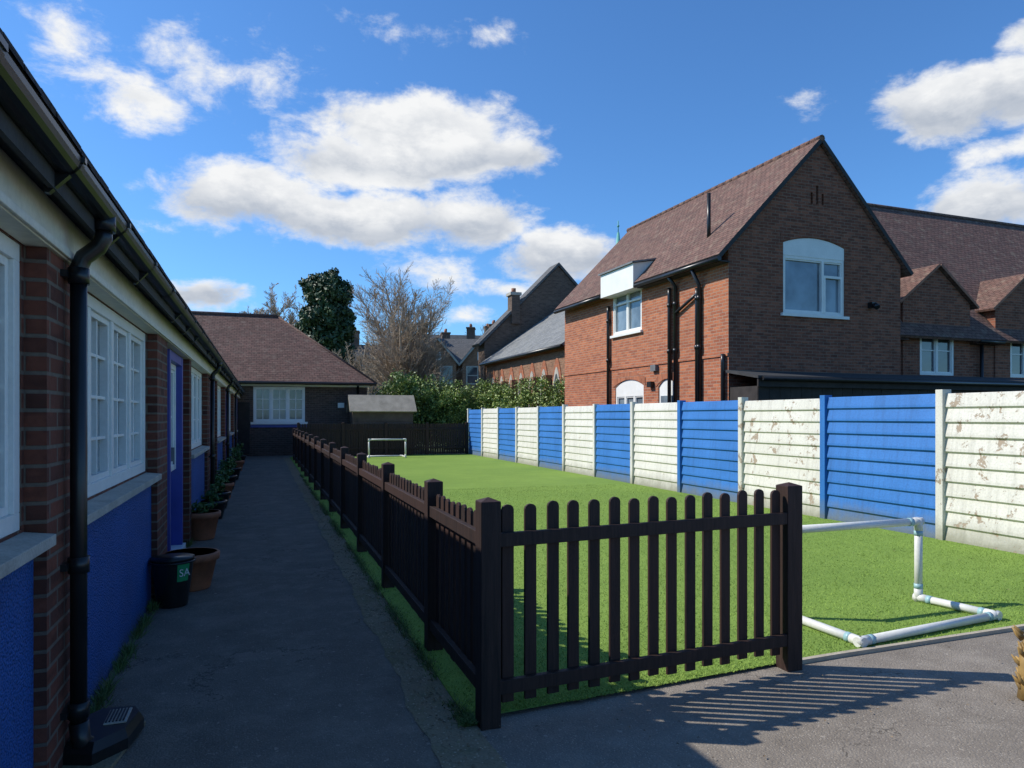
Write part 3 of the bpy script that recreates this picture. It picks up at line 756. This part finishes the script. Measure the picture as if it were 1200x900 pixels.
def foliage(name,blobs,n,size,mat,clumps=14,cl=.32,extra=None,parent=None):
    V=[];Fc=[];mi=[]
    vol=[b[3]*b[4]*b[5] for b in blobs]; tot=sum(v**.67 for v in vol)
    for b,v in zip(blobs,vol):
        cs=[]
        for i in range(clumps):
            d=rv(); rr=R.uniform(.45,1.0); cs.append(Vector((b[0]+d.x*b[3]*rr,b[1]+d.y*b[4]*rr,b[2]+d.z*b[5]*rr)))
        m=int(n*v**.67/tot); cr=cl*min(b[3],b[4],b[5])+.0
        for i in range(m):
            if R.random()<.8:
                c=R.choice(cs); d=rv(); p=c+d*cr*(R.random()**.4)*1.1
            else:
                d=rv(); k=R.random()**.5; p=Vector((b[0]+d.x*b[3]*k,b[1]+d.y*b[4]*k,b[2]+d.z*b[5]*k))
            if p.z<.02: continue
            nrm=(d+rv()*.8).normalized(); U=nrm.cross(rv()).normalized(); W_=nrm.cross(U); s=size*R.uniform(.6,1.3)
            k=len(V); V+=[tuple(p-U*s),tuple(p+W_*s*.5),tuple(p+U*s),tuple(p-W_*s*.5)]; Fc.append((k,k+1,k+2,k+3)); mi.append(1 if (extra and R.random()<.3) else 0)
    me=D.meshes.new(name); me.from_pydata(V,[],Fc); me.materials.append(mat)
    if extra: me.materials.append(extra)
    me.polygons.foreach_set('material_index',mi); me.update()
    o=D.objects.new(name,me); coll.objects.link(o)
    if parent: o.parent=parent
    return o
def hx(u,Y):
    t=(u-600)/F; return Y*(ST+CT*t)/(CT-ST*t)
bl=[]
for i in range(12):
    u=456+i*8; Y=30.5+R.uniform(-.5,.6); z=3.2 if 1<i<8 else 2.8
    bl.append((hx(u,Y),Y,z*.5+.1,.9,.8,z*.52+R.uniform(-.15,.2)))
foliage('ivy_hedge',bl,46000,.06,LF_HEDGE,clumps=26,cl=.38,extra=LF_HEDGE2)
bl=[]
for i in range(12):
    bl.append((8.9+i*.16,29.3-i*.55,1.65,.55,.6,1.5+R.uniform(-.05,.08)))
for i in range(6): bl.append((7.6+i*.45,29.6,1.6,.6,.5,1.45+R.uniform(-.06,.08)))
foliage('clipped_hedge',bl,40000,.05,LF_HEDGE2,clumps=26,cl=.4,extra=LF_HEDGE)
cx,cy=from_px(383,56); bl=[]
for i in range(60):
    z=R.uniform(4.0,11.9); t=(z-4.0)/8.6; rr=3.4*(1-t*.55)*(.85+.15*math.sin(z*2.3)); a=R.random()*6.28; k=rr*R.uniform(.3,.72)
    bl.append((cx+math.cos(a)*k,cy+math.sin(a)*k,z,rr*.42,rr*.42,.75))
for z in (5,6.5,8,9.5,11): bl.append((cx,cy,z,2.1,2.1,1.2))
bl.append((cx+.5,cy,12.3,.7,.7,.9)); bl.append((cx-.6,cy,11.8,1,1,.9))
Ec=empty('conifer_tree'); foliage('crown',bl,100000,.17,LF_CON,clumps=14,cl=.5,parent=Ec)
mb=MB(); mb.tube([(cx,cy,0),(cx,cy,6),(cx,cy,12)],[.35,.25,.08],BARK,8)
for i in range(14):
    z=4+i*.55; a=R.random()*6.28; mb.tube([(cx,cy,z),(cx+math.cos(a)*1.8,cy+math.sin(a)*1.8,z+.5)],[.08,.03],BARK,5)
mb.build('trunk',Ec)
bl=[]
for i in range(60):
    u=-150+i*27; d=R.uniform(120,150); x,y=from_px(u,d); h=R.uniform(5,8.5); bl.append((x,y,h*.5,5.5,5,h*.55))
foliage('distant_trees',bl,26000,.45,LF_DIST,clumps=20,cl=.45)
E=empty('garden_shed'); mb=MB(); x0,x1,y0,y1=3.35,5.75,28.35,29.35
mb.box(x0,x1,y0,y1,0,1.8,SHEDW)
for i in range(12): mb.prism([(x0-.003,y0,.1+i*.14),(x0-.003,y0-.022,.1+i*.14),(x0-.003,y0-.004,.24+i*.14),(x0-.003,y0,.24+i*.14)],(x1-x0,0,0),SHEDW)
mb.prism([(x0,y0,1.8),(x0,y1,1.8),(x0,(y0+y1)/2,2.3)],(x1-x0,0,0),SHEDW)
mb.build('walls',E); mb=MB()
slab(mb,(x0-.12,y0-.15,1.72),(x0-.12,(y0+y1)/2,2.38),(x1-x0+.24,0,0),.05,SHEDR); slab(mb,(x0-.12,y1+.15,1.72),(x0-.12,(y0+y1)/2,2.38),(x1-x0+.24,0,0),.05,SHEDR)
mb.box(x0+.2,x0+.22,y0-.03,y0-.025,.1,1.6,SHEDW); mb.build('roof',E)

# ------------------------------------------------------------ GOALS
def goal(name,A,B,C,Dp,h,r,tape=True):
    E=empty(name); mb=MB()
    A,B,C,Dp=[Vector((p[0],p[1],r+.02)) for p in (A,B,C,Dp)]
    up=Vector((0,0,h-r))
    mb.tube([A,A+up],r,PVC,14); mb.tube([B,B+up],r,PVC,14); mb.tube([A+up,B+up],r,PVC,14)
    mb.tube([A,Dp],r,PVC,14); mb.tube([B,C],r,PVC,14); mb.tube([C,Dp],r,PVC,14)
    def joint(p,q):
        d=(q-p).normalized(); mb.tube([p-d*r*1.05,p+d*.085],r*1.08,PVC,14); 
        if tape: mb.tube([p+d*.075,p+d*.115],r*1.10,TAPE,14)
    for p,q in ((A,A+up),(A,Dp),(B,B+up),(B,C),(C,B),(C,Dp),(Dp,C),(Dp,A),(A+up,A),(A+up,B+up),(B+up,A+up),(B+up,B)): joint(p,q)
    mb.build('frame',E)
goal('goal_frame',(3.75,4.42),(5.13,4.43),(5.22,3.84),(3.76,3.69),.66,.031)
goal('goal_frame',(3.7,26.3),(5.05,26.3),(5.05,27.0),(3.7,27.0),.68,.03,False)

# ------------------------------------------------------------ POTS
def pot(name,x,y,r,h,mat,plant=None,ph=.25,rim=True,n=260):
    E=empty(name,(x,y,0)); mb=MB()
    pr=[(r*.05,.006),(r*.66,.006),(r*.70,.02),(r*.93,h*.8)]
    if rim: pr+=[(r*.94,h*.8),(r*1.03,h*.81),(r*1.05,h*.98),(r*1.0,h),(r*.93,h),(r*.9,h*.85),(r*.02,h*.84)]
    else: pr+=[(r*.98,h*.97),(r*1.02,h),(r*.97,h+.004),(r*.94,h*.9),(r*.02,h*.88)]
    mb.lathe((0,0,0),pr[:-1],mat); mb.lathe((0,0,0),[(r*.9,h*.86),(r*.02,h*.865)],SOIL)
    mb.build('pot',E)
    if plant:
        foliage('plant',[(0,0,h+ph*.3,r*.8,r*.8,ph*.6)],n,.03,plant,clumps=8,cl=.5,parent=E)
    return E
E=pot('black_tub',-.69,6.40,.165,.40,BLACKP,rim=False)
mb=MB(); rr=.163; ca=math.radians(-52)
for i in range(8):
    a0=ca-.33+.66*i/8; a1=ca-.33+.66*(i+1)/8
    f=lambda a,z:((.165*(.70+.28*(z-.02)/.37)+.004)*math.cos(a),(.165*(.70+.28*(z-.02)/.37)+.004)*math.sin(a),z)
    mb.face([f(a0,.22),f(a1,.22),f(a1,.36),f(a0,.36)],GREENL,True)
mb.build('label',E)
mb=MB(); mb.tube([(.17*math.cos(t),.17*math.sin(t),.37) for t in [i*math.pi/12 for i in range(25)]],.008,BLACKP,6); mb.build('rim_band',E)
tc=D.curves.new('label_text','FONT'); tc.body='SA'; tc.size=.085; tc.extrude=.001; tc.align_x='CENTER'; tc.materials.append(WHITE)
to=D.objects.new('label_text',tc); coll.objects.link(to); to.parent=E; to.location=(.167*math.cos(ca),.167*math.sin(ca),.265); to.rotation_euler=(math.radians(90),0,ca+math.pi/2)
pot('terracotta_pot',-.60,6.98,.23,.33,TERRA)
pot('terracotta_pot',-.72,9.75,.22,.35,TERRA,LF_POT,.16)
pot('black_plant_pot',-.70,11.6,.2,.28,BLACKP,LF_POT,.25)
pot('black_plant_pot',-.70,12.9,.2,.28,BLACKP,LF_POT,.3)
pot('terracotta_pot',-.70,14.4,.2,.3,TERRA,LF_POT,.4,n=400)
pot('black_plant_pot',-.70,16.2,.2,.3,BLACKP,LF_POT,.5,n=400)
pot('black_plant_pot',-.68,18.6,.2,.3,BLACKP,LF_POT,.5,n=400)
pot('terracotta_pot',-.68,21.6,.2,.3,TERRA,LF_POT,.5,n=400)
pot('black_plant_pot',-.68,24.4,.2,.3,BLACKP,LF_POT,.6,n=400)
E=empty('dried_plant_stump',(3.96,2.72,0)); mb=MB()
mb.tube([(0,0,0),(.01,0,.1),(0,.01,.2),(.02,0,.3)],[.06,.055,.05,.03],DRY,9)
for i in range(60):
    a=R.random()*6.28; z=R.uniform(.04,.38); l=R.uniform(.03,.075)
    c=Vector((math.cos(a)*.035,math.sin(a)*.035,z)); d=Vector((math.cos(a),math.sin(a),R.uniform(.3,1.2))).normalized()
    mb.tube([c,c+d*l*.5,c+d*l+Vector((0,0,.01))],[.014,.012,.003],DRY,5)
mb.build('stalk',E)

# ------------------------------------------------------------ CAMERA
cam=D.cameras.new('camera'); co=D.objects.new('camera',cam); coll.objects.link(co)
co.location=(0,0,HC); co.rotation_euler=(math.radians(90),0,-TH)
cam.sensor_width=36; cam.lens=F/1200*36; cam.shift_y=38/1200; cam.clip_start=.05; cam.clip_end=4000
scene.camera=co

# ------------------------------------------------------------ LIGHT
sd=Vector((-1.0,.5,1.0)).normalized()
sun=D.lights.new('sun','SUN'); so=D.objects.new('sun',sun); coll.objects.link(so)
sun.energy=5.0; sun.angle=math.radians(.53); sun.color=(1,.95,.86)
so.rotation_euler=sd.to_track_quat('Z','Y').to_euler(); so.location=(-10,5,20)
w=D.worlds.new('World'); scene.world=w; w.use_nodes=True
g=N(w.node_tree); bg=w.node_tree.nodes['Background']
sky=g.new('ShaderNodeTexSky'); sky.sky_type='NISHITA'; sky.sun_disc=False
sky.sun_elevation=math.asin(sd.z); sky.sun_rotation=math.atan2(sd.x,sd.y)
sky.air_density=1.0; sky.dust_density=.3; sky.ozone_density=2.0
tc_=g.new('ShaderNodeTexCoord').outputs['Generated']
sp=g.new('ShaderNodeSeparateXYZ'); g.l.new(tc_,sp.inputs[0])
az=g.m('ARCTAN2',sp.outputs[0],sp.outputs[1]); el=g.m('ARCSINE',sp.outputs[2])
cb=g.new('ShaderNodeCombineXYZ'); g.l.new(az,cb.inputs[0]); g.l.new(el,cb.inputs[1])
st=g.vm('MULTIPLY',cb.outputs[0],(1.,1.7,1.))
nd=g.noise(st,9,4,.6,0,True)
dv=g.vm('MULTIPLY',g.vm('SUBTRACT',nd,(.5,.5,.5)),(.09,.045,0))
pv=g.vm('ADD',cb.outputs[0],dv)
clouds=[(500,162,150,58,2.1),(430,195,130,36,1.8),(585,180,75,32,1.5),(300,232,135,46,1.9),(410,254,165,42,1.9),(550,254,100,38,1.6),
 (75,45,62,34,.9),(160,118,85,38,1.1),(225,85,80,48,.6),(305,105,85,50,.42),(110,85,70,40,.5),
 (455,38,70,16,.42),(588,34,34,14,.42),(942,118,26,22,.3),
 (1120,118,120,42,1.9),(1200,98,100,48,1.9),(1210,42,58,28,1.5),(1160,240,110,46,1.9),(1250,215,90,40,1.6),(1190,168,75,24,.9),
 (655,300,90,36,1.7),(595,340,50,16,.9),(510,325,60,32,.6),(540,372,60,14,.6),(240,347,64,24,1.3),(180,262,32,12,.5),
 (1500,150,200,60,1.6),(-250,200,200,60,1.6)]
def azel(u,v): return (TH+math.atan((u-600)/F), math.atan2(488-v,math.hypot(F,u-600)))
def field(vec,lst,dz=0):
    cur=None
    for (cx_,cy_,rx_,ry_,wt) in lst:
        a,e=azel(cx_,cy_)
        k=math.cos(math.atan((cx_-600)/F)); ra=rx_/F*k*k; re=ry_/F*k
        q=g.vm('LENGTH',g.vm('MULTIPLY',g.vm('SUBTRACT',vec,(a,e+dz,0)),(1/ra,1/re,0)),None,1)
        f=g.m('MULTIPLY_ADD',q,-wt,wt)
        cur=f if cur is None else g.m('MAXIMUM',cur,f)
    return cur
big=[c for c in clouds if c[4]>=1.25]
f1=field(pv,clouds); f2=field(pv,big,.026); fb=field(pv,big,0)
nz=g.noise(st,13,9,.66,.2); nz2=g.noise(g.vm('ADD',st,(-.02,.035,0)),13,5,.62,.2)
dens=g.m('ADD',f1,g.m('MULTIPLY',g.m('SUBTRACT',nz,.5),2.5))
al=g.mr(dens,.0,.9,0,1,True)
bot=g.mr(f2,.15,1.1,1,0)
bot=g.m('MULTIPLY',bot,g.mr(fb,.1,.8))
rel=g.mr(g.m('SUBTRACT',nz,nz2),-.14,.10)
thick=g.mr(dens,.4,1.2)
shade=g.m('ADD',g.m('MULTIPLY',bot,.68),g.m('MULTIPLY',g.m('MULTIPLY',g.m('SUBTRACT',1.,rel),thick),.34),None,True)
ccol=g.mix(shade,(.92,.93,.94),(.41,.47,.57))
STR=.125
skyc=g.vm('MULTIPLY',sky.outputs[0],(.58,1.00,1.43))
ccs=g.vm('SCALE',ccol,None); ccs.node.inputs['Scale'].default_value=1/STR
fin=g.mix(al,skyc,ccs)
g.l.new(fin,bg.inputs['Color']); bg.inputs['Strength'].default_value=STR
try: w.cycles.sampling_method='MANUAL'; w.cycles.sample_map_resolution=512
except Exception: pass
scene.view_settings.view_transform='Standard'; scene.view_settings.look='None'; scene.view_settings.exposure=0; scene.view_settings.gamma=1
